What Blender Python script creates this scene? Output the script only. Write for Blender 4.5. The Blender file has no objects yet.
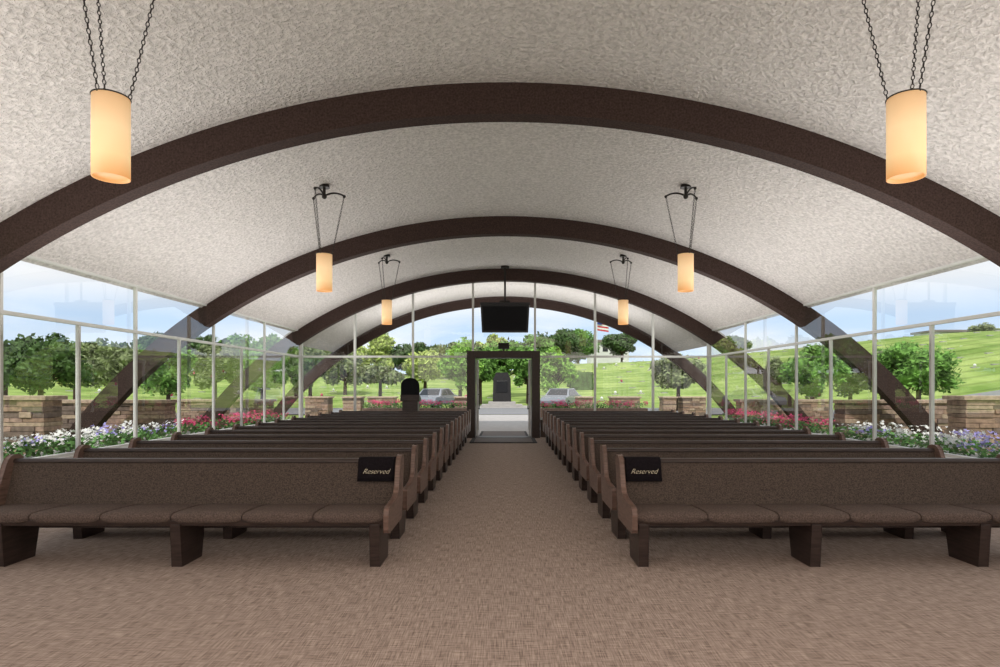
import bpy, math, random
from mathutils import Vector, Matrix
random.seed(7)
scene = bpy.context.scene
scene.view_settings.view_transform = 'Standard'
R0 = 11.2; CZ = 4.99-R0          # vault radius / centre height
W = 6.12                       # half width of glass box
YF, YB = 18.0, -4.0            # far (entrance) wall, rear wall
def vz(x, r=R0): return CZ + math.sqrt(max(r*r - x*x, 0))

# ------------------------------------------------------------ materials
def nn(nt, t, **k):
    n = nt.nodes.new(t)
    for a, b in k.items(): setattr(n, a, b)
    return n
def mat(name, col, rough=0.6, var=0.0, scale=5.0, bump=0.0, bdist=0.01, stretch=(1,1,1), detail=5, metal=0.0, spec=0.4, distort=0.0, col2=None, lo=0.3, hi=0.7):
    m = bpy.data.materials.new(name); m.use_nodes = True
    nt = m.node_tree; b = nt.nodes['Principled BSDF']
    b.inputs['Base Color'].default_value = (*col, 1)
    b.inputs['Roughness'].default_value = rough
    b.inputs['Metallic'].default_value = metal
    b.inputs['Specular IOR Level'].default_value = spec
    if var or bump or col2:
        tc = nn(nt, 'ShaderNodeTexCoord'); mp = nn(nt, 'ShaderNodeMapping')
        mp.inputs['Scale'].default_value = stretch
        nt.links.new(tc.outputs['Object'], mp.inputs['Vector'])
        no = nn(nt, 'ShaderNodeTexNoise'); no.inputs['Scale'].default_value = scale
        no.inputs['Detail'].default_value = detail; no.inputs['Distortion'].default_value = distort
        nt.links.new(mp.outputs[0], no.inputs['Vector'])
        cr = nn(nt, 'ShaderNodeValToRGB')
        c2 = col2 or tuple(min(1, c*(1+var)) for c in col)
        c1 = col if col2 else tuple(c*(1-var) for c in col)
        cr.color_ramp.elements[0].color = (*c1, 1); cr.color_ramp.elements[1].color = (*c2, 1)
        cr.color_ramp.elements[0].position = lo; cr.color_ramp.elements[1].position = hi
        nt.links.new(no.outputs['Fac'], cr.inputs[0]); nt.links.new(cr.outputs[0], b.inputs['Base Color'])
        if bump:
            bp = nn(nt, 'ShaderNodeBump'); bp.inputs['Strength'].default_value = bump; bp.inputs['Distance'].default_value = bdist
            nt.links.new(no.outputs['Fac'], bp.inputs['Height']); nt.links.new(bp.outputs[0], b.inputs['Normal'])
    return m

M = {}
M['ceil'] = mat('stucco_ceiling', (0.62,0.585,0.565), 0.95, var=0.17, scale=22, bump=1.0, bdist=0.045, detail=7, distort=0.5, spec=0.1, lo=.35, hi=.65)
M['beam'] = mat('dark_brown_beam', (0.045,0.027,0.023), 0.8, var=0.45, scale=45, bump=0.4, bdist=0.01, spec=0.2)
M['wallp'] = mat('plaster', (0.55,0.52,0.50), 0.9, var=0.05, scale=8)
M['base'] = mat('low_wall_paint', (0.10,0.07,0.055), 0.7, var=0.1, scale=8)
M['alu'] = mat('aluminium_frame', (0.68,0.68,0.66), 0.45, var=0.05, scale=3, metal=0.1)
M['fabric'] = mat('brown_upholstery', (0.078,0.059,0.048), 0.9, var=0.5, scale=90, bump=0.5, bdist=0.004, spec=0.25)
M['fabricseat'] = mat('seat_upholstery', (0.108,0.080,0.068), 0.9, var=0.45, scale=90, bump=0.5, bdist=0.004, spec=0.2)
M['wood'] = mat('pew_wood', (0.155,0.098,0.078), 0.32, var=0.4, scale=6, stretch=(1,1.5,9), bump=0.1)
M['darkwood'] = mat('dark_pew_wood', (0.040,0.026,0.022), 0.4, var=0.4, scale=6, stretch=(1,1,8), bump=0.1)
M['doorbrown'] = mat('door_frame_brown', (0.045,0.029,0.024), 0.5, var=0.2, scale=20)
M['black'] = mat('black_plastic', (0.008,0.008,0.010), 0.4, var=0.2, scale=10)
M['screen'] = mat('black_screen', (0.010,0.010,0.012), 0.6, var=0.1, scale=10, spec=0.1)
M['metal'] = mat('dark_bronze_metal', (0.03,0.026,0.024), 0.45, var=0.3, scale=30, metal=0.6)
M['cloth'] = mat('black_velvet', (0.010,0.008,0.010), 0.9, var=0.3, scale=60, spec=0.1)
M['letter'] = mat('cream_embroidery', (0.75,0.68,0.5), 0.6, var=0.05, scale=60)
M['conc'] = mat('concrete', (0.40,0.38,0.36), 0.9, var=0.1, scale=4)
M['asph'] = mat('asphalt', (0.22,0.22,0.225), 0.9, var=0.12, scale=6)
M['mat'] = mat('door_mat', (0.03,0.025,0.023), 0.95, var=0.2, scale=80)
M['stone'] = mat('dark_granite', (0.02,0.018,0.018), 0.5, var=0.3, scale=12)
M['bark'] = mat('bark', (0.07,0.045,0.03), 0.9, var=0.4, scale=6, stretch=(4,4,1), bump=0.5)
M['white'] = mat('white_paint', (0.7,0.7,0.68), 0.6, var=0.04, scale=5)
M['car'] = mat('car_paint_white', (0.6,0.61,0.63), 0.2, var=0.02, scale=5)
M['carb'] = mat('car_paint_grey', (0.25,0.27,0.3), 0.2, var=0.02, scale=5)
M['tint'] = mat('tinted_glass', (0.02,0.025,0.03), 0.1, var=0.02, scale=5)
M['red'] = mat('flag_red', (0.5,0.03,0.04), 0.8, var=0.05, scale=5)
M['blue'] = mat('flag_blue', (0.03,0.05,0.25), 0.8, var=0.05, scale=5)
M['roof'] = mat('roof_grey', (0.25,0.22,0.2), 0.9, var=0.1, scale=5)
stones = [mat('ledgestone_%d'%i, c, 0.95, var=0.3, scale=14, bump=0.6, bdist=0.01) for i, c in enumerate(
    [(0.33,0.215,0.16),(0.25,0.17,0.13),(0.42,0.31,0.235),(0.18,0.13,0.11),(0.37,0.25,0.205)])]
leafm = {}
for k, c in {'dark':(0.065,0.115,0.035),'mid':(0.125,0.25,0.05),'bright':(0.18,0.34,0.055),'olive':(0.18,0.215,0.10),'yell':(0.35,0.42,0.12),'bed':(0.09,0.20,0.055)}.items():
    leafm[k] = mat('foliage_'+k, tuple(x*0.4 for x in c), 0.7, scale=2.6, detail=8, col2=tuple(x*1.75 for x in c), spec=0.2, lo=0.35, hi=0.65)
M['fw'] = mat('white_petals', (0.8,0.8,0.77), 0.7, var=0.05, scale=9)
M['fp'] = mat('magenta_petals', (0.6,0.06,0.17), 0.7, var=0.35, scale=3)
M['fl'] = mat('lilac_petals', (0.40,0.36,0.72), 0.7, var=0.2, scale=3)

# carpet
def carpet():
    m = bpy.data.materials.new('ribbed_carpet'); m.use_nodes = True
    nt = m.node_tree; b = nt.nodes['Principled BSDF']; L = nt.links
    b.inputs['Roughness'].default_value = 1; b.inputs['Specular IOR Level'].default_value = 0.05
    tc = nn(nt,'ShaderNodeTexCoord')
    def noise(sc, s, d=2):
        mp = nn(nt,'ShaderNodeMapping'); mp.inputs['Scale'].default_value = sc
        L.new(tc.outputs['Object'], mp.inputs[0])
        n = nn(nt,'ShaderNodeTexNoise'); n.inputs['Scale'].default_value = s; n.inputs['Detail'].default_value = d
        L.new(mp.outputs[0], n.inputs['Vector']); return n
    a = noise((150,7,1),1.0); c = noise((10,110,1),1.0)
    ad = nn(nt,'ShaderNodeMath', operation='MULTIPLY_ADD'); L.new(a.outputs['Fac'], ad.inputs[0]); ad.inputs[1].default_value=.52
    m2 = nn(nt,'ShaderNodeMath', operation='MULTIPLY'); L.new(c.outputs['Fac'], m2.inputs[0]); m2.inputs[1].default_value=.48; L.new(m2.outputs[0], ad.inputs[2])
    cr = nn(nt,'ShaderNodeValToRGB'); cr.color_ramp.elements[0].position=.36; cr.color_ramp.elements[1].position=.64
    cr.color_ramp.elements[0].color=(0.20,0.155,0.130,1); cr.color_ramp.elements[1].color=(0.55,0.445,0.385,1)
    L.new(ad.outputs[0], cr.inputs[0]); L.new(cr.outputs[0], b.inputs['Base Color'])
    bp = nn(nt,'ShaderNodeBump'); bp.inputs['Strength'].default_value=.4; bp.inputs['Distance'].default_value=.006
    L.new(ad.outputs[0], bp.inputs['Height']); L.new(bp.outputs[0], b.inputs['Normal'])
    return m
M['carpet'] = carpet()
# grass
def grass():
    m = bpy.data.materials.new('lawn_grass'); m.use_nodes = True
    nt = m.node_tree; b = nt.nodes['Principled BSDF']; L = nt.links
    b.inputs['Roughness'].default_value = 1; b.inputs['Specular IOR Level'].default_value = 0.05
    tc = nn(nt,'ShaderNodeTexCoord')
    n = nn(nt,'ShaderNodeTexNoise'); n.inputs['Scale'].default_value=.35; n.inputs['Detail'].default_value=10
    L.new(tc.outputs['Object'], n.inputs['Vector'])
    cr = nn(nt,'ShaderNodeValToRGB'); cr.color_ramp.elements[0].position=.3; cr.color_ramp.elements[1].position=.7
    cr.color_ramp.elements[0].color=(0.16,0.255,0.055,1); cr.color_ramp.elements[1].color=(0.38,0.47,0.15,1)
    L.new(n.outputs['Fac'], cr.inputs[0])
    w = nn(nt,'ShaderNodeTexWave'); w.bands_direction='Y'; w.inputs['Scale'].default_value=.16; w.inputs['Distortion'].default_value=1.2
    L.new(tc.outputs['Object'], w.inputs['Vector'])
    r2 = nn(nt,'ShaderNodeValToRGB'); r2.color_ramp.elements[0].position=0.0; r2.color_ramp.elements[1].position=.25
    r2.color_ramp.elements[0].color=(.72,.72,.7,1); r2.color_ramp.elements[1].color=(1,1,1,1)
    L.new(w.outputs['Fac'], r2.inputs[0])
    mx = nn(nt,'ShaderNodeMix', data_type='RGBA', blend_type='MULTIPLY'); mx.inputs[0].default_value=1
    L.new(cr.outputs[0], mx.inputs[6]); L.new(r2.outputs[0], mx.inputs[7]); L.new(mx.outputs[2], b.inputs['Base Color'])
    return m
M['grass'] = grass()
# glass: transparent + mirror, Schlick weight that is identical from both sides
def glass():
    m = bpy.data.materials.new('window_glass'); m.use_nodes = True
    nt = m.node_tree; L = nt.links; nt.nodes.clear()
    o = nn(nt,'ShaderNodeOutputMaterial'); mx = nn(nt,'ShaderNodeMixShader')
    t = nn(nt,'ShaderNodeBsdfTransparent'); t.inputs[0].default_value=(.98,.99,.99,1)
    g = nn(nt,'ShaderNodeBsdfGlossy'); g.inputs['Roughness'].default_value=0.0
    ge = nn(nt,'ShaderNodeNewGeometry'); dt = nn(nt,'ShaderNodeVectorMath', operation='DOT_PRODUCT')
    L.new(ge.outputs['Normal'], dt.inputs[0]); L.new(ge.outputs['Incoming'], dt.inputs[1])
    ab = nn(nt,'ShaderNodeMath', operation='ABSOLUTE'); L.new(dt.outputs['Value'], ab.inputs[0])
    om = nn(nt,'ShaderNodeMath', operation='SUBTRACT'); om.inputs[0].default_value=1; L.new(ab.outputs[0], om.inputs[1])
    pw = nn(nt,'ShaderNodeMath', operation='POWER'); L.new(om.outputs[0], pw.inputs[0]); pw.inputs[1].default_value=2.7
    ma = nn(nt,'ShaderNodeMath', operation='MULTIPLY_ADD', use_clamp=True); L.new(pw.outputs[0], ma.inputs[0]); ma.inputs[1].default_value=.9; ma.inputs[2].default_value=.06
    L.new(ma.outputs[0], mx.inputs[0]); L.new(t.outputs[0], mx.inputs[1]); L.new(g.outputs[0], mx.inputs[2]); L.new(mx.outputs[0], o.inputs[0])
    return m
M['glass'] = glass()
# lamp shade (glow of the lamp inside painted as emission ramp over height)
def shade():
    m = bpy.data.materials.new('lamp_shade_glow'); m.use_nodes = True
    nt = m.node_tree; L = nt.links; b = nt.nodes['Principled BSDF']
    b.inputs['Base Color'].default_value=(.55,.36,.20,1)
    tc = nn(nt,'ShaderNodeTexCoord'); s = nn(nt,'ShaderNodeSeparateXYZ'); L.new(tc.outputs['Generated'], s.inputs[0])
    cr = nn(nt,'ShaderNodeValToRGB'); e = cr.color_ramp.elements
    e[0].position=0; e[0].color=(.85,.36,.10,1); e[1].position=1; e[1].color=(.60,.36,.17,1)
    k = e.new(.25); k.color=(1,.68,.34,1); k = e.new(.6); k.color=(.98,.68,.38,1)
    L.new(s.outputs['Z'], cr.inputs[0]); L.new(cr.outputs[0], b.inputs['Emission Color']); b.inputs['Emission Strength'].default_value=0.74
    return m
M['shade'] = shade()

# ------------------------------------------------------------ mesh builder
class MB:
    def __init__(s): s.v=[]; s.f=[]; s.mi=[]; s.mats=[]; s.sm=[]
    def m(s, mt):
        if mt not in s.mats: s.mats.append(mt)
        return s.mats.index(mt)
    def add(s, vs, fs, mt, smooth=False):
        o=len(s.v); s.v+= [tuple(p) for p in vs]; i=s.m(mt)
        for f in fs: s.f.append([a+o for a in f]); s.mi.append(i); s.sm.append(smooth)
    def box(s,x0,x1,y0,y1,z0,z1,mt):
        vs=[(x0,y0,z0),(x1,y0,z0),(x1,y1,z0),(x0,y1,z0),(x0,y0,z1),(x1,y0,z1),(x1,y1,z1),(x0,y1,z1)]
        s.add(vs,[(0,3,2,1),(4,5,6,7),(0,1,5,4),(1,2,6,5),(2,3,7,6),(3,0,4,7)],mt)
    def prism_x(s, pts, x0, x1, mt):    # pts = (y,z)
        n=len(pts); vs=[(x0,a,b) for a,b in pts]+[(x1,a,b) for a,b in pts]
        s.add(vs,[tuple(range(n)),tuple(range(2*n-1,n-1,-1))]+[(i,(i+1)%n,n+(i+1)%n,n+i) for i in range(n)],mt)
    def prism_y(s, pts, y0, y1, mt):    # pts=(x,z)
        n=len(pts); vs=[(a,y0,b) for a,b in pts]+[(a,y1,b) for a,b in pts]
        s.add(vs,[tuple(range(n)),tuple(range(2*n-1,n-1,-1))]+[(i,(i+1)%n,n+(i+1)%n,n+i) for i in range(n)],mt)
    def cyl(s,p0,p1,r0,r1,mt,n=12,caps=True):
        p0=Vector(p0);p1=Vector(p1);d=(p1-p0).normalized()
        a=d.orthogonal().normalized(); b=d.cross(a)
        vs=[p0+(a*math.cos(t)+b*math.sin(t))*r0 for t in [2*math.pi*i/n for i in range(n)]]
        vs+=[p1+(a*math.cos(t)+b*math.sin(t))*r1 for t in [2*math.pi*i/n for i in range(n)]]
        fs=[(i,(i+1)%n,n+(i+1)%n,n+i) for i in range(n)]
        s.add(vs,fs,mt,True)
        if caps: s.add(vs,[tuple(range(n-1,-1,-1)),tuple(range(n,2*n))],mt)
    def ball(s,c,r,mt,sx=1,sy=1,sz=1,n=8,k=6,jit=0):
        vs=[];fs=[]
        for j in range(k+1):
            ph=math.pi*j/k
            for i in range(n):
                t=2*math.pi*i/n; q=1+random.uniform(-jit,jit)
                vs.append((c[0]+r*sx*q*math.sin(ph)*math.cos(t),c[1]+r*sy*q*math.sin(ph)*math.sin(t),c[2]+r*sz*q*math.cos(ph)))
        for j in range(k):
            for i in range(n): fs.append((j*n+i,(j+1)*n+i,(j+1)*n+(i+1)%n,j*n+(i+1)%n))
        s.add(vs,fs,mt,True)
    def torus(s,c,axis,up,R,r,mt,st=1.0,n=8,k=4):
        ax=Vector(axis).normalized(); up=Vector(up).normalized(); w=ax.cross(up); vs=[];fs=[]
        for i in range(n):
            t=2*math.pi*i/n; e=up*math.cos(t)*R*st+w*math.sin(t)*R; en=(up*math.cos(t)+w*math.sin(t))
            for j in range(k):
                u=2*math.pi*j/k; vs.append(Vector(c)+e+en*math.cos(u)*r+ax*math.sin(u)*r)
        for i in range(n):
            for j in range(k): fs.append((i*k+j,((i+1)%n)*k+j,((i+1)%n)*k+(j+1)%k,i*k+(j+1)%k))
        s.add(vs,fs,mt,True)
    def mesh(s,name):
        me=bpy.data.meshes.new(name); me.from_pydata(s.v,[],s.f)
        for m in s.mats: me.materials.append(m)
        me.polygons.foreach_set('material_index',s.mi); me.polygons.foreach_set('use_smooth',s.sm); me.update(); return me
    def obj(s,name,loc=(0,0,0),parent=None,bevel=0):
        me=s.mesh(name); o=bpy.data.objects.new(name,me); o.location=loc; scene.collection.objects.link(o)
        if parent: o.parent=parent
        if bevel:
            b=o.modifiers.new('bevel','BEVEL'); b.width=bevel; b.segments=2; b.limit_method='ANGLE'
        return o
def link(name,me,loc):
    o=bpy.data.objects.new(name,me); o.location=loc; scene.collection.objects.link(o); return o

# ------------------------------------------------------------ shell
b=MB(); b.box(-W-.1,W+.1,YB,YF+.05,-.1,0,M['carpet']); b.obj('floor')
def vault(name,y0,y1,hw):
    b=MB(); n=64; vs=[]; a0=math.asin(hw/R0)
    for yy in (y0,y1):
        for rr in (R0,R0+.2):
            for i in range(n+1):
                t=-a0+2*a0*i/n; vs.append((rr*math.sin(t),yy,CZ+rr*math.cos(t)))
    k=n+1; inner=[];rest=[]
    for i in range(n):
        inner.append((i,i+1,2*k+i+1,2*k+i)); rest.append((k+i,3*k+i,3*k+i+1,k+i+1))
        rest.append((i,k+i,k+i+1,i+1)); rest.append((2*k+i,2*k+i+1,3*k+i+1,3*k+i))
    rest.append((0,2*k,3*k,k)); rest.append((n,k+n,3*k+n,2*k+n))
    b.add(vs,inner,M['ceil'],True); b.add(vs,rest,M['wallp']); return b.obj(name)
vault('ceiling',YB,YF+.1,W+.08)
vault('porch_canopy',YF+.1,23.35,6.6)
for y in (1.42,6.87,12.25,17.65,23.1):
    b=MB(); n=96; ro,ri=R0+.03,R0-.36; vs=[]
    for yy in (y,y+.22):
        for rr in (ro,ri):
            aa=math.acos((-.05-CZ)/rr)
            for i in range(n+1):
                t=-aa+2*aa*i/n; vs.append((rr*math.sin(t),yy,CZ+rr*math.cos(t)))
    k=n+1; fl=[];cu=[]
    for i in range(n):
        fl.append((i,k+i,k+i+1,i+1)); fl.append((2*k+i,2*k+i+1,3*k+i+1,3*k+i))
        cu.append((i,i+1,2*k+i+1,2*k+i)); cu.append((k+i,3*k+i,3*k+i+1,k+i+1))
    fl+= [(0,2*k,3*k,k),(n,k+n,3*k+n,2*k+n)]
    b.add(vs,fl,M['beam']); b.add(vs,cu,M['beam'],True); b.obj('arch_beam')
# rear wall
pts=[(-W,0),(W,0)]+[(x,vz(x)) for x in [W-2*W*i/24 for i in range(25)]]
b=MB(); b.prism_y(pts,YB-.15,YB,M['wallp']); b.obj('wall_rear')
# side glass walls
SILL=.52; TR=2.41
ys=[17.93-1.3325*i for i in range(17)]
for sgn,side in ((-1,'left'),(1,'right')):
    X=sgn*W
    b=MB(); b.box(X-.07,X+.07,YB,YF,0,SILL,M['base']); b.box(X-.1,X+.1,YB,YF,SILL-.03,SILL+.02,M['alu']); b.obj('wall_'+side)
    b=MB(); top=vz(W)
    for i,y in enumerate(ys):
        h = top+.02 if i%2==0 else TR
        b.box(X-.025,X+.025,y-.02,y+.02,SILL,h,M['alu'])
    b.box(X-.03,X+.03,YB,YF,TR-.024,TR+.024,M['alu']); b.box(X-.04,X+.04,YB,YF,SILL,SILL+.06,M['alu'])
    b.box(X-.03,X+.03,YB,YF,top-.015,top+.03,M['alu'])
    b.add([(X,YB,SILL),(X,YF,SILL),(X,YF,top),(X,YB,top)],[(0,1,2,3)],M['glass'])
    b.obj('window_1' if sgn<0 else 'window_2')
# far wall
b=MB(); b.box(-W,-1.15,YF-.06,YF+.06,0,SILL,M['base']); b.box(1.06,W,YF-.06,YF+.06,0,SILL,M['base']); b.obj('wall_entrance')
b=MB()
for x in (-4.5,-2.76,-.96,.9,2.7,4.44):
    b.box(x-.03,x+.03,YF-.05,YF+.05,SILL if abs(x)>1.2 else 2.5,vz(x)-.01,M['alu'])
for s in(-1,1): b.box(s*W-.05,s*W+.05,YF-.06,YF+.06,0,vz(W),M['alu'])
b.box(-W,-1.1,YF-.04,YF+.04,TR-.03,TR+.03,M['alu']); b.box(1.02,W,YF-.04,YF+.04,TR-.03,TR+.03,M['alu'])
b.box(-W,-1.1,YF-.05,YF+.05,SILL,SILL+.06,M['alu']); b.box(1.02,W,YF-.05,YF+.05,SILL,SILL+.06,M['alu'])
arc=[(x,vz(x)) for x in [W-2*W*i/40 for i in range(41)]]
P=[(-W,SILL),(-1.1,SILL),(-1.1,2.5),(1.02,2.5),(1.02,SILL),(W,SILL)]+arc
b.add([(x,YF,z) for x,z in P],[tuple(range(len(P)))],M['glass']); b.obj('window_3')
# door portal
b=MB(); dx0,dx1=-1.12,1.03
b.box(dx0,dx0+.24,17.6,18.2,0,2.56,M['doorbrown']); b.box(dx1-.24,dx1,17.6,18.2,0,2.56,M['doorbrown'])
b.box(dx0+.24,dx1-.24,17.6,18.2,2.36,2.56,M['doorbrown'])
b.box(dx0+.24,dx1-.24,17.6,18.2,0,.02,M['doorbrown'])
b.obj('door_frame',bevel=.01)
for nm,x,s in(('door_1',dx0+.27,1),('door_2',dx1-.27,-1)):   # leaves swung open outwards
    b=MB(); x0,x1=x-.025,x+.025
    for y0,y1 in((18.22,18.29),(18.86,18.93)): b.box(x0,x1,y0,y1,.03,2.33,M['alu'])
    b.box(x0,x1,18.29,18.86,.03,.15,M['alu']); b.box(x0,x1,18.29,18.86,2.25,2.33,M['alu'])
    b.add([(x,18.29,.15),(x,18.86,.15),(x,18.86,2.25),(x,18.29,2.25)],[(0,1,2,3)],M['glass'])
    b.cyl((x+s*.05,18.75,.8),(x+s*.05,18.75,1.3),.012,.012,M['metal']); b.box(x,x+s*.05,18.74,18.76,.82,.84,M['metal']); b.box(x,x+s*.05,18.74,18.76,1.26,1.28,M['metal'])
    b.obj(nm)
b=MB(); b.box(-.95,.86,16.0,17.55,.001,.018,M['mat']); b.box(-.84,.75,16.12,17.43,.018,.022,M['base']); b.obj('door_mat')
b=MB(); b.box(-.8,.72,18.3,20.4,-.02,.0,M['mat']); b.box(-.72,.64,18.4,20.3,0,.004,M['base']); b.obj('door_mat')

# ------------------------------------------------------------ pews
def zs(p): return [(y, z if z<.5 else .5+(z-.5)*.88) for y,z in p]
def pew_mesh(s, legs):
    b=MB(); L=3.62
    def bx(a,c): return (min(s*a,s*c),max(s*a,s*c))
    back=zs([(.46,.36),(.575,.82),(.585,.85),(.605,.865),(.63,.865),(.65,.85),(.652,.83),(.54,.34)])
    x0,x1=bx(.04,L-.04); b.prism_x(back,x0,x1,M['fabric'])
    rail=zs([(.57,.845),(.572,.868),(.59,.885),(.64,.885),(.662,.868),(.662,.835)]); b.prism_x(rail,x0,x1,M['darkwood'])
    b.prism_x([(.03,.345),(.02,.395),(.5,.375),(.5,.34)],x0,x1,M['darkwood'])
    n=6; cw=(L-.1)/n
    for i in range(n):
        a=.05+i*cw; K=12; prof=[(.50,.38),(.03,.375),(.0,.39),(-.012,.415),(-.005,.445),(.02,.462),(.10,.468),(.3,.458),(.50,.44)]
        vs=[];m=len(prof)
        for k in range(K+1):
            t=k/K; e=1-abs(2*t-1)**8
            for (py,pz) in prof:
                cy,cz=.25,.42
                q=.94+.06*e; qz=.62+.38*e
                vs.append((s*(a+.003+t*(cw-.006)), cy+(py-cy)*q, cz+(pz-cz)*qz - (.010*e if pz<.40 and py<.1 else 0)))
        fs=[(k*m+j,k*m+(j+1)%m,(k+1)*m+(j+1)%m,(k+1)*m+j) for k in range(K) for j in range(m)]
        fs+=[tuple(range(m)),tuple(range(K*m+m-1,K*m-1,-1))]
        b.add(vs,fs,M['fabricseat'],True)
    end=zs([(-.03,.30),(-.045,.33),(-.045,.45),(-.03,.49),(.0,.505),(.30,.53),(.38,.56),(.43,.62),(.50,.83),(.525,.885),(.56,.915),(.61,.925),(.66,.915),(.69,.885),(.69,.84),(.58,.34),(.56,.30)])
    for a in(0,L-.045):
        x0,x1=bx(a,a+.045); b.prism_x(end,x0,x1,M['wood'])
    for a in legs:
        x0,x1=bx(a,a+.085); b.prism_x([(.05,0),(.02,.36),(.44,.36),(.37,0)],x0,x1,M['darkwood'])
    b.prism_x([(.50,.22),(.50,.34),(.53,.34),(.53,.22)],*bx(.1,L-.1),M['darkwood'])
    return b.mesh('church_pew')
mL,mR=pew_mesh(-1,(.09,1.74,3.22)),pew_mesh(1,(.07,1.50,2.90,3.5))
for i in range(13):
    for me,x in((mL,-.95),(mR,1.04)):
        o=link('church_pew',me,(x,4.95+.92*i,0)); md=o.modifiers.new('bevel','BEVEL'); md.width=.006; md.segments=2; md.limit_method='ANGLE'; md.angle_limit=math.radians(40)
# reserved cloths
for x0,x1 in((-1.345,-1.01),(1.10,1.43)):
    b=MB(); g=[(.513,.66),(.530,.72),(.553,.81),(.560,.87),(.585,.897),(.645,.897),(.672,.87),(.67,.80),(.66,.72)]
    g=zs(g); N=14; vs=[]
    for k in range(N+1):
        t=k/N; x=x0+(x1-x0)*t
        for (y,z) in g: vs.append((x,y+4.95-.006+.004*math.sin(t*14)*(1 if z<.7 else .2),z))
    m=len(g); b.add(vs,[(k*m+j,(k+1)*m+j,(k+1)*m+j+1,k*m+j+1) for k in range(N) for j in range(m-1)],M['cloth'],True)
    o=b.obj('reserved_cloth'); sd=o.modifiers.new('th','SOLIDIFY'); sd.thickness=.005; sd.offset=0
    cu=bpy.data.curves.new('lettering','FONT'); cu.body='Reserved'; cu.size=.064; cu.shear=.45; cu.extrude=.0008; cu.offset=-.0012; cu.align_x='CENTER'; cu.align_y='CENTER'
    cu.materials.append(M['letter']); t=bpy.data.objects.new('lettering',cu); scene.collection.objects.link(t)
    t.parent=o; t.location=((x0+x1)/2,4.95+.515,.730); t.rotation_euler=(math.radians(90-15),0,0)

# ------------------------------------------------------------ pendant lamps
LX=2.81
for y in(4.28,9.33,14.27):
    for s in(-1,1):
        x=s*LX+(.05 if (s>0 and y<5) else 0)
        root=bpy.data.objects.new('pendant_lamp',None); root.location=(x,y,0); scene.collection.objects.link(root)
        b=MB(); n=32; r=.120; z0,z1=2.99,3.57
        ring=lambda rr,z:[(rr*math.cos(2*math.pi*i/n),rr*math.sin(2*math.pi*i/n),z) for i in range(n)]
        vs=ring(r,z0)+ring(r,z1)+ring(r-.008,z0)+ring(r-.008,z1)
        fs=[]
        for i in range(n):
            j=(i+1)%n; fs+=[(i,j,n+j,n+i),(2*n+i,3*n+i,3*n+j,2*n+j),(i,2*n+i,2*n+j,j),(n+i,n+j,3*n+j,3*n+i)]
        b.add(vs,fs,M['shade'],True)
        b.add(ring(r-.01,z0+.02),[tuple(range(n))],M['shade'])
        b.obj('shade',parent=root)
        b=MB(); zc=vz(LX)
        b.torus((0,0,z1-.005),(0,0,1),(1,0,0),r+.002,.005,M['metal'],n=32,k=6)
        for a in ((20,140,260) if s<0 else (160,40,280)):
            ca,sa=math.cos(math.radians(a)),math.sin(math.radians(a))
            b.cyl((0,0,z1-.01),(ca*r,sa*r,z1-.01),.006,.006,M['metal'],n=6)
            zt=zc-.14; p0=Vector((ca*.115,sa*.115,z1)); p1=Vector((ca*.30,sa*.30,zt)); d=(p1-p0); Ln=d.length; dn=d.normalized()
            nl=int(Ln/.034); o1=dn.orthogonal().normalized(); o2=dn.cross(o1)
            for i in range(nl):
                b.torus(p0+dn*(i+.5)*Ln/nl,(o1 if i%2 else o2),dn,.011,.0038,M['metal'],st=1.85,n=8,k=4)
            pp=Vector((0,0,zt-.02))
            for q in range(1,9):
                t=q/8; pn=Vector((ca*.32*t,sa*.32*t,zt-.02+.05*math.sin(t*math.pi)+.02*t)); b.cyl(pp,pn,.014,.014,M['metal'],n=6); pp=pn
            b.ball(p1,.024,M['metal'])
        b.cyl((0,0,zc-.18),(0,0,zc+.02),.022,.022,M['metal']); b.cyl((0,0,zc-.035),(0,0,zc+.03),.085,.07,M['metal'],n=20)
        b.ball((0,0,zc-.17),.04,M['metal'])
        b.obj('chains_and_bracket',parent=root)

# ------------------------------------------------------------ hanging TV, exit sign, lectern
b=MB(); y=17.25
b.prism_y([(-.66,3.08),(.66,3.08),(.70,3.86),(-.70,3.86)],y,y+.14,M['black'])
b.prism_y([(-.61,3.13),(.61,3.13),(.64,3.81),(-.64,3.81)],y-.01,y,M['screen'])
b.box(-.72,.72,y-.03,y+.2,3.84,3.93,M['black']); b.cyl((0,y+.08,3.9),(0,y+.08,vz(0)+.01),.03,.03,M['metal']); b.cyl((0,y+.08,4.93),(0,y+.08,vz(0)+.01),.12,.12,M['metal'],n=16)
b.box(-.15,.15,y+.03,y+.14,3.93,4.0,M['metal']); b.obj('hanging_television',bevel=.01)
b=MB(); b.box(-.2,.13,17.62,17.72,2.62,2.80,M['black']); b.box(-.17,.10,17.61,17.62,2.65,2.77,M['mat']); b.box(-.06,-.01,17.64,17.7,2.56,2.62,M['metal']); b.obj('exit_sign')
b=MB(); xc=-2.70; y=17.05
arch=[(xc-.25,1.1),(xc+.25,1.1),(xc+.25,1.55)]+[(xc+.25*math.cos(a),1.55+.2*math.sin(a)) for a in [math.pi*i/12 for i in range(1,12)]]+[(xc-.25,1.55)]
b.prism_y(arch,y,y+.06,M['screen']); b.box(xc-.22,xc+.22,y-.02,y+.34,.12,1.1,M['darkwood']); b.box(xc-.3,xc+.3,y-.08,y+.4,0,.12,M['darkwood']); b.prism_x([(y-.02,1.1),(y+.36,1.1),(y+.36,1.16),(y-.02,1.28)],xc-.27,xc+.27,M['darkwood'])
b.obj('lectern',bevel=.01)

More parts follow.
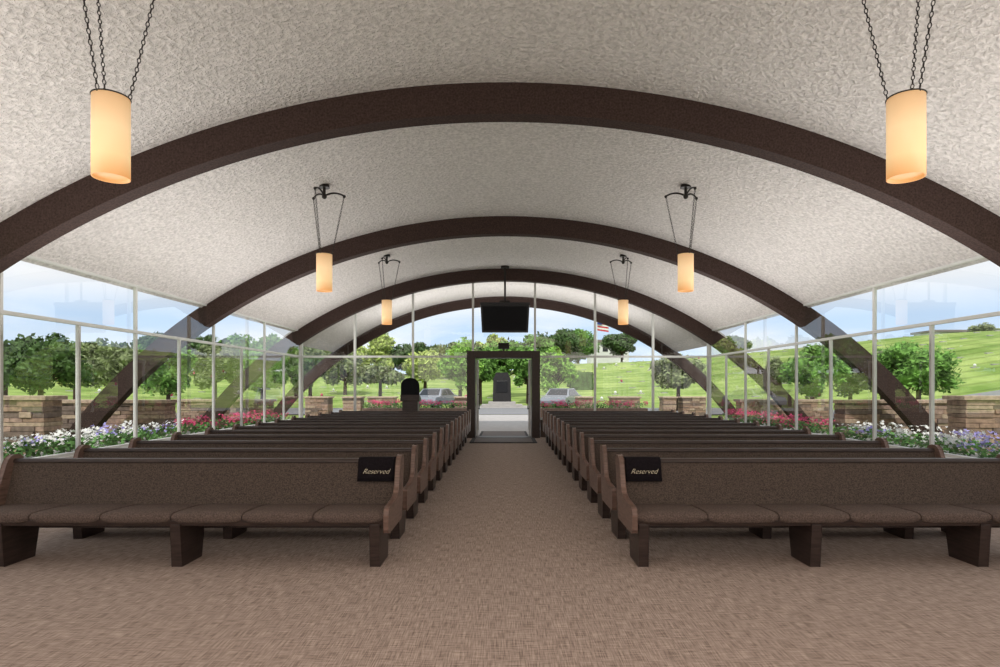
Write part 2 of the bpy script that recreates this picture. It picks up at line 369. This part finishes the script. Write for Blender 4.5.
# ------------------------------------------------------------ terrain
def sst(t): t=max(0,min(1,t)); return t*t*(3-2*t)
def H(x,y):
    r=math.hypot(x,y); a=x/max(y,8)
    A=3.6+1.6*sst((a+.05)/.15)+3.2*sst((a-.1)/.7)
    dip=-.75*sst((abs(x)-13)/6)*sst((y-12)/10)*(1-sst((r-42)/22))
    return -.06+A*sst((r-44)/52)+dip
b=MB(); nx,ny=110,90; vs=[]
for j in range(ny+1):
    for i in range(nx+1):
        x=-165+330*i/nx; y=-40+220*j/ny; vs.append((x,y,H(x,y)))
b.add(vs,[(j*(nx+1)+i,j*(nx+1)+i+1,(j+1)*(nx+1)+i+1,(j+1)*(nx+1)+i) for j in range(ny) for i in range(nx)],M['grass'],True); b.obj('lawn')
b=MB(); b.box(-8.8,8.8,YF+.9,27,-.05,-.02,M['conc']); b.box(-4,4,YF+.06,YF+.9,-.05,-.02,M['conc']); b.box(-1.6,1.6,27,33,-.05,-.02,M['conc']); b.box(-3,3,43,50,-.05,0.02,M['conc']); b.obj('pavement')
b=MB(); vs=[]
for i in range(61):
    x=-75+2.5*i
    for y in (33,38,43): vs.append((x,y,max(H(x,y),H(x-3,y),H(x+3,y))+.06))
b.add(vs,[(3*i+j,3*i+3+j,3*i+4+j,3*i+1+j) for i in range(60) for j in range(2)],M['asph']); b.obj('road')
# rows of flat grave markers with small bouquets up the slope
b=MB()
for row in range(12):
    yy=52+row*4.2
    for k in range(70):
        x=-70+k*2.3+random.uniform(-.4,.4)
        if random.random()<.45: continue
        z=H(x,yy); b.box(x-.3,x+.3,yy-.15,yy+.15,z-.1,z+.06,M['conc'])
        if random.random()<.18: b.ball((x,yy,z+.2),.13,random.choice([M['fw'],M['fp'],M['fw']]),n=6,k=4,jit=.2)
b.obj('grave_markers')

# stone walls
def stonewall(name,x0,x1,y0,y1,h,cap=True,z0=-.05):
    b=MB(); z=z0; along_x=(x1-x0)>=(y1-y0)
    while z<h-.02:
        rh=min(random.uniform(.055,.11),h-z); 
        if h-z-rh<.04: rh=h-z
        a0,a1=(x0,x1) if along_x else (y0,y1); a=a0
        while a<a1-.01:
            l=min(random.uniform(.18,.5),a1-a); 
            if a1-a-l<.12: l=a1-a
            j0,j1=random.uniform(0,.035),random.uniform(0,.035); mt=random.choice(stones)
            if along_x: b.box(a,a+l-.006,y0-j0,y1+j1,z,z+rh-.006,mt)
            else: b.box(x0-j0,x1+j1,a,a+l-.006,z,z+rh-.006,mt)
            a+=l
        z+=rh
    if cap: b.box(x0-.06,x1+.06,y0-.06,y1+.06,h,h+.07,stones[2])
    return b.obj(name,bevel=.006)
for s in(-1,1):
    def sw(a,c,*r): stonewall('ledgestone_wall',min(s*a,s*c),max(s*a,s*c),*r)
    sw(7.75,9.6,10.1,10.5,1.28); sw(7.3,10.2,12.9,13.3,1.15); sw(7.2,10,18.3,18.7,1.05)
for xa,xb in((305,328),(343,360),(368,394),(455,470),(578,593),(612,640),(664,676),(683,706)):
    stonewall('ledgestone_pier',(xa-505)/600*28,(xb-505)/600*28,28,28.8,.98)

# foliage
def leaves(b,c,r,n,size,mt,sx=1,sy=1,sz=1):
    vs=[];fs=[]
    for i in range(n):
        d=Vector((random.gauss(0,1),random.gauss(0,1),random.gauss(0,1))).normalized()*r*random.uniform(.72,1.12)
        p=Vector((c[0]+d.x*sx,c[1]+d.y*sy,c[2]+d.z*sz))
        u=Vector((random.gauss(0,1),random.gauss(0,1),random.gauss(0,1))).normalized(); w=u.orthogonal().normalized(); s=size*random.uniform(.5,1.3)
        k=len(vs); vs+=[p-u*s,p+w*s*.5,p+u*s,p-w*s*.5]; fs.append((k,k+1,k+2,k+3))
    b.add(vs,fs,mt)
def tree(name,x,y,top,rad,kind,crown=None,trunk=.12,nb=20,flat=1.0,leaf=None,zb=None):
    z0=H(x,y)-.05 if zb is None else zb
    ch=crown or rad*1.5*flat; cz=top-ch/2; mt=leafm[kind]; b=MB(); sz=leaf or rad*.10
    b.cyl((x,y,z0),(x+.02*rad,y,cz-ch*.15),trunk*1.3,trunk*.8,M['bark'],n=8)
    for i in range(nb):
        for _ in range(40):
            px,py,pz=[random.uniform(-1,1) for _ in range(3)]
            if .15<px*px+py*py+pz*pz<1: break
        c=(x+px*rad*.80,y+py*rad*.80,cz+pz*ch*.5*.74); r=rad*random.uniform(.17,.40)
        vz_=min(1,ch*.5/rad*1.1)
        b.cyl((x,y,max(z0+.2,cz-ch*.35)),c,trunk*.5,trunk*.15,M['bark'],n=5)
        b.ball(c,r*.70,mt,sz=vz_,jit=.16); leaves(b,c,r*1.12,200,sz,mt,sz=vz_)
    return b.obj(name)
def px(xs,d): return (xs-505)/600*d
def pz(ysc,d): return 1.5+(387-ysc)/600*d
T=[
 ('oak_tree',40,24,330,44,'dark',64),('shrub_tree',110,31,338,36,'olive',58),('shrub_tree',168,38,340,32,'mid',54),('oak_tree',5,38,338,36,'mid',50),('shrub_tree',75,42,350,26,'yell',40),
 ('oak_tree',215,50,342,28,'olive',48),('oak_tree',262,46,348,26,'mid',46),
 ('oak_tree',310,40,356,24,'dark',34),('oak_tree',345,58,350,22,'olive',36),('olive_tree',380,46,363,22,'olive',22),('birch_tree',425,62,348,22,'yell',34),
 ('round_tree',460,46,337,24,'bright',56),('round_tree',480,50,342,20,'mid',50),('round_tree',504,56,340,22,'mid',46),('round_tree',528,50,342,20,'mid',50),('round_tree',554,46,346,22,'bright',50),
 ('pine_tree',560,95,326,26,'dark',38),('pine_tree',578,105,330,22,'mid',30),('oak_tree',622,100,333,20,'dark',24),
 ('olive_tree',678,38,354,32,'olive',38),('oak_tree',812,33,343,30,'mid',56),('oak_tree',850,38,350,24,'dark',46),('oak_tree',918,27,336,38,'mid',60),('shrub_tree',882,32,348,24,'olive',50),
 ('oak_tree',735,110,335,14,'dark',18),('oak_tree',985,112,324,20,'olive',26),('shrub_tree',780,52,356,16,'olive',28),
]
for nm,xs,d,ty,hw,kd,ch in T:
    tree(nm,px(xs,d),d,pz(ty,d),hw/600*d,kd,crown=ch/600*d,trunk=.07+.004*d/3,leaf=.05+.0026*d)
for i in range(40):   # far treeline at left/back
    xs=-60+i*15.5+random.uniform(-8,8); d=random.uniform(78,98); tp=pz(random.uniform(330,352),d)
    if xs>545: continue
    x=px(xs,d); cr=max(2.5,tp-H(x,d)-.2)
    tree('background_tree',x,d,tp,random.uniform(2.2,3.8),random.choice(['dark','olive','mid','yell','dark']),crown=cr,nb=12,leaf=.30)
# hedge
b=MB(); hx=px(582,60); hz=H(hx,60)-.1; b.box(hx-1.1,hx+1.1,60,61.5,hz,hz+1.9,leafm['dark'])
for q in range(14): leaves(b,(hx+random.uniform(-.8,.8),60.7,hz+random.uniform(.4,1.6)),.6,90,.16,leafm['dark'])
b.obj('box_hedge')

# planters with flowers
def bed(name,x0,x1,y0,y1,z,kinds,n):
    b=MB()
    mt=leafm['bed']
    area=(x1-x0)*(y1-y0); vs=[];fs=[]
    for i in range(int(area*n)):
        x=random.uniform(x0,x1);y=random.uniform(y0,y1); h=random.uniform(0,.22)
        p=Vector((x,y,z+h)); u=Vector((random.gauss(0,1),random.gauss(0,1),random.gauss(0,.7)+.4)).normalized(); w=u.orthogonal().normalized(); s=.05
        k=len(vs); vs+=[p-u*s,p+w*s*.5,p+u*s,p-w*s*.5]; fs.append((k,k+1,k+2,k+3))
    b.add(vs,fs,mt)
    clus=[(random.uniform(x0,x1),random.uniform(y0,y1),random.uniform(.14,.32)) for _ in range(max(3,int(area*9)))]
    for (cx,cy,ch) in clus:
        fm=random.choice(kinds)
        for _ in range(26):
            x=min(x1,max(x0,cx+random.gauss(0,.10))); y=min(y1,max(y0,cy+random.gauss(0,.12))); zz=z+ch+random.uniform(-.08,.06)
            r=random.uniform(.025,.042); tl=Vector((random.gauss(0,.6),random.gauss(0,.6)-.5,1)).normalized(); a=tl.orthogonal().normalized(); c=tl.cross(a); o=Vector((x,y,zz))
            ring=[]
            for q in range(10):
                rr=r*(1 if q%2 else .45); ring.append(o+(a*math.cos(q*math.pi/5)+c*math.sin(q*math.pi/5))*rr)
            b.add([o+tl*-.006]+ring,[(0,1+q,1+(q+1)%10) for q in range(10)],fm)
    return b.obj(name)
for s in(-1,1):
    def rng(a,c): return (min(s*a,s*c),max(s*a,s*c))
    x0,x1=rng(6.35,7.15)
    b=MB(); b.box(x0,x1,5,17.9,-.05,.50,M['conc']); b.obj('planter_box')
    bed('white_flowers',x0+.03,x1-.03,7.6,11.9,.50,[M['fw'],M['fw'],M['fw'],M['fw'],M['fl']],330)
    bed('pink_flowers',x0+.03,x1-.03,12.6,17.8,.50,[M['fp']],260)
for a,c in((-6,-1.5),(1.5,6)):
    b=MB(); b.box(a,c,25.2,26,-.02,.6,stones[1]); b.obj('planter_box'); bed('pink_flowers',a,c,25.2,26,.6,[M['fp']],200)

# monument behind door
b=MB(); xm=px(502,45)
b.box(xm-1.5,xm+1.5,43.6,45.6,-.02,.22,M['conc']); b.box(xm-1.0,xm+1.0,43.9,45.2,.22,.42,M['conc'])
b.prism_y([(xm-.66,.42),(xm+.66,.42),(xm+.62,2.1),(xm+.42,2.55),(xm-.42,2.55),(xm-.62,2.1)],44.2,44.9,M['stone']); b.box(xm-.42,xm+.42,44.16,44.2,1.1,1.95,M['black']); b.obj('stone_monument',bevel=.02)

# cars
def car(x,y,ang,mt):
    z=H(x,y)+.06
    b=MB()
    body=[(-2.2,.35),(-2.25,.6),(-2.1,.82),(-1.3,.92),(-.7,1.38),(.75,1.42),(1.45,.98),(2.1,.9),(2.25,.65),(2.2,.35)]
    n=len(body); vs=[];W2=.85
    for w,k in((-W2,0),(-W2+.02,1),(W2-.02,1),(W2,0)):
        for a,h in body:
            ww=w*(0.78 if h>1.2 else 1.0); vs.append((a,ww,h-(.0 if k else .03)))
    fs=[tuple(range(n)),tuple(range(4*n-1,3*n-1,-1))]
    for q in range(3): fs+=[(q*n+i,q*n+(i+1)%n,(q+1)*n+(i+1)%n,(q+1)*n+i) for i in range(n)]
    b.add(vs,fs,mt)
    for sg in(-1,1):
        b.add([(-1.15,sg*.862,.95),(-.62,sg*.70,1.33),(.02,sg*.70,1.36),(.02,sg*.862,.95)],[(0,1,2,3)],M['tint']); b.add([(.1,sg*.862,.95),(.1,sg*.70,1.36),(.68,sg*.70,1.36),(1.2,sg*.862,.95)],[(0,1,2,3)],M['tint'])
        for wx in(-1.4,1.4): b.cyl((wx,sg*.68,.32),(wx,sg*.88,.32),.32,.32,M['black'],n=16); b.cyl((wx,sg*.88,.32),(wx,sg*.89,.32),.18,.18,M['alu'],n=12)
    b.add([(-1.27,-.7,.95),(-1.27,.7,.95),(-.74,.6,1.36),(-.74,-.6,1.36)],[(0,1,2,3)],M['tint']); b.add([(1.43,-.7,1.01),(1.43,.7,1.01),(.80,.6,1.40),(.80,-.6,1.40)],[(0,1,2,3)],M['tint'])
    o=b.obj('car',loc=(x,y,z)); o.rotation_euler=(0,0,ang); return o
car(px(968,22.5),22.5,.7,M['car']); car(px(562,41),41,1.2,M['carb']); car(px(436,41),41,1.3,M['carb'])
# flagpole
fx=px(597,80); fz=H(fx,80)-.1; b=MB(); ft=pz(317,80)
b.cyl((fx,80,fz),(fx,80,ft),.07,.04,M['white'],n=8); b.ball((fx,80,ft),.12,M['white'])
for q in range(7):
    N=6; vs=[]
    for i in range(N+1):
        t=i/N; yy=80+.12*math.sin(t*6); zt=ft-.25-.25*t
        vs+=[(fx+.05+1.5*t,yy,zt-q*.22),(fx+.05+1.5*t,yy,zt-(q+1)*.22)]
    b.add(vs,[(2*i,2*i+1,2*i+3,2*i+2) for i in range(N)],M['red'] if q%2==0 else M['white'])
b.box(fx+.04,fx+.7,79.93,80.16,ft-1.0,ft-.28,M['blue']); b.obj('flagpole')
# distant buildings
def bldg(xs,d,w,h,zt):
    x=px(xs,d); z=H(x,d)-.3; b=MB(); z1=pz(zt,d); b.box(x-w/2,x+w/2,d,d+6,z,z1,M['white']); b.box(x-w/2-.4,x+w/2+.4,d-.5,d+6.5,z1,z1+.4,M['roof'])
    for i in range(4):
        c=x-w/2+w*(i+.5)/4; b.box(c-w*.07,c+w*.07,d-.05,d,z1-1.8,z1-.5,M['tint'])
    b.obj('distant_building')
bldg(610,112,7,3,342); bldg(965,118,12,3,332)

# ------------------------------------------------------------ world & lights
w=bpy.data.worlds.new('sky'); scene.world=w; w.use_nodes=True; nt=w.node_tree; L=nt.links
bg=nt.nodes['Background']; tc=nn(nt,'ShaderNodeTexCoord'); s=nn(nt,'ShaderNodeSeparateXYZ'); L.new(tc.outputs['Generated'],s.inputs[0])
cr=nn(nt,'ShaderNodeValToRGB'); e=cr.color_ramp.elements; e[0].position=0; e[0].color=(.64,.79,.95,1); e[1].position=.6; e[1].color=(.76,.83,.93,1); k=e.new(.10); k.color=(.56,.73,.95,1); k=e.new(.15); k.color=(.88,.91,.95,1)
L.new(s.outputs['Z'],cr.inputs[0])
mp=nn(nt,'ShaderNodeMapping'); mp.inputs['Scale'].default_value=(1,1,4); L.new(tc.outputs['Generated'],mp.inputs[0])
no=nn(nt,'ShaderNodeTexNoise'); no.inputs['Scale'].default_value=2.6; no.inputs['Detail'].default_value=7; L.new(mp.outputs[0],no.inputs['Vector'])
r2=nn(nt,'ShaderNodeValToRGB'); r2.color_ramp.elements[0].position=.42; r2.color_ramp.elements[1].position=.64; L.new(no.outputs['Fac'],r2.inputs[0])
mx=nn(nt,'ShaderNodeMix',data_type='RGBA'); L.new(r2.outputs[0],mx.inputs[0]); L.new(cr.outputs[0],mx.inputs[6]); mx.inputs[7].default_value=(.95,.96,.98,1)
L.new(mx.outputs[2],bg.inputs[0]); bg.inputs[1].default_value=1.15
def light(tp,name,loc,rot,en,col,**k):
    l=bpy.data.lights.new(name,tp); l.energy=en; l.color=col
    for a,c in k.items(): setattr(l,a,c)
    o=bpy.data.objects.new(name,l); o.location=loc; o.rotation_euler=rot; scene.collection.objects.link(o); return o
light('SUN','sun',(0,-20,30),(math.radians(35),0,math.radians(-12)),3.0,(1,.96,.89),angle=math.radians(3))
light('AREA','front_fill',(0,.2,4.3),(math.radians(8),0,0),120,(1,.80,.68),shape='RECTANGLE',size=6,size_y=4)  # added fill from above for the front carpet and pews, not a fitting
light('AREA','rear_fill',(0,-3.7,2.3),(math.radians(90),0,0),230,(1,.90,.82),shape='RECTANGLE',size=11.5,size_y=3)  # added warm fill behind the camera for the front of the room
for sx in(-1,1):   # added ceiling fill along both sides of the nave, unseen from below
    light('AREA','ceiling_fill',(sx*4.4,8,2.1),(math.radians(180),0,0),285,(1,.97,.945),shape='RECTANGLE',size=1.8,size_y=19)
light('AREA','porch_fill',(0,20.6,2.75),(math.radians(180),0,0),200,(1,.98,.96),shape='RECTANGLE',size=9,size_y=3)  # added fill to whiten the canopy underside, not a porch fitting

cam=bpy.data.cameras.new('camera'); co=bpy.data.objects.new('camera',cam); scene.collection.objects.link(co); scene.camera=co
co.location=(0,0,1.5); co.rotation_euler=(math.radians(90),0,0); cam.lens=21.6; cam.sensor_width=36; cam.shift_x=-.005; cam.shift_y=.0535; cam.clip_end=500
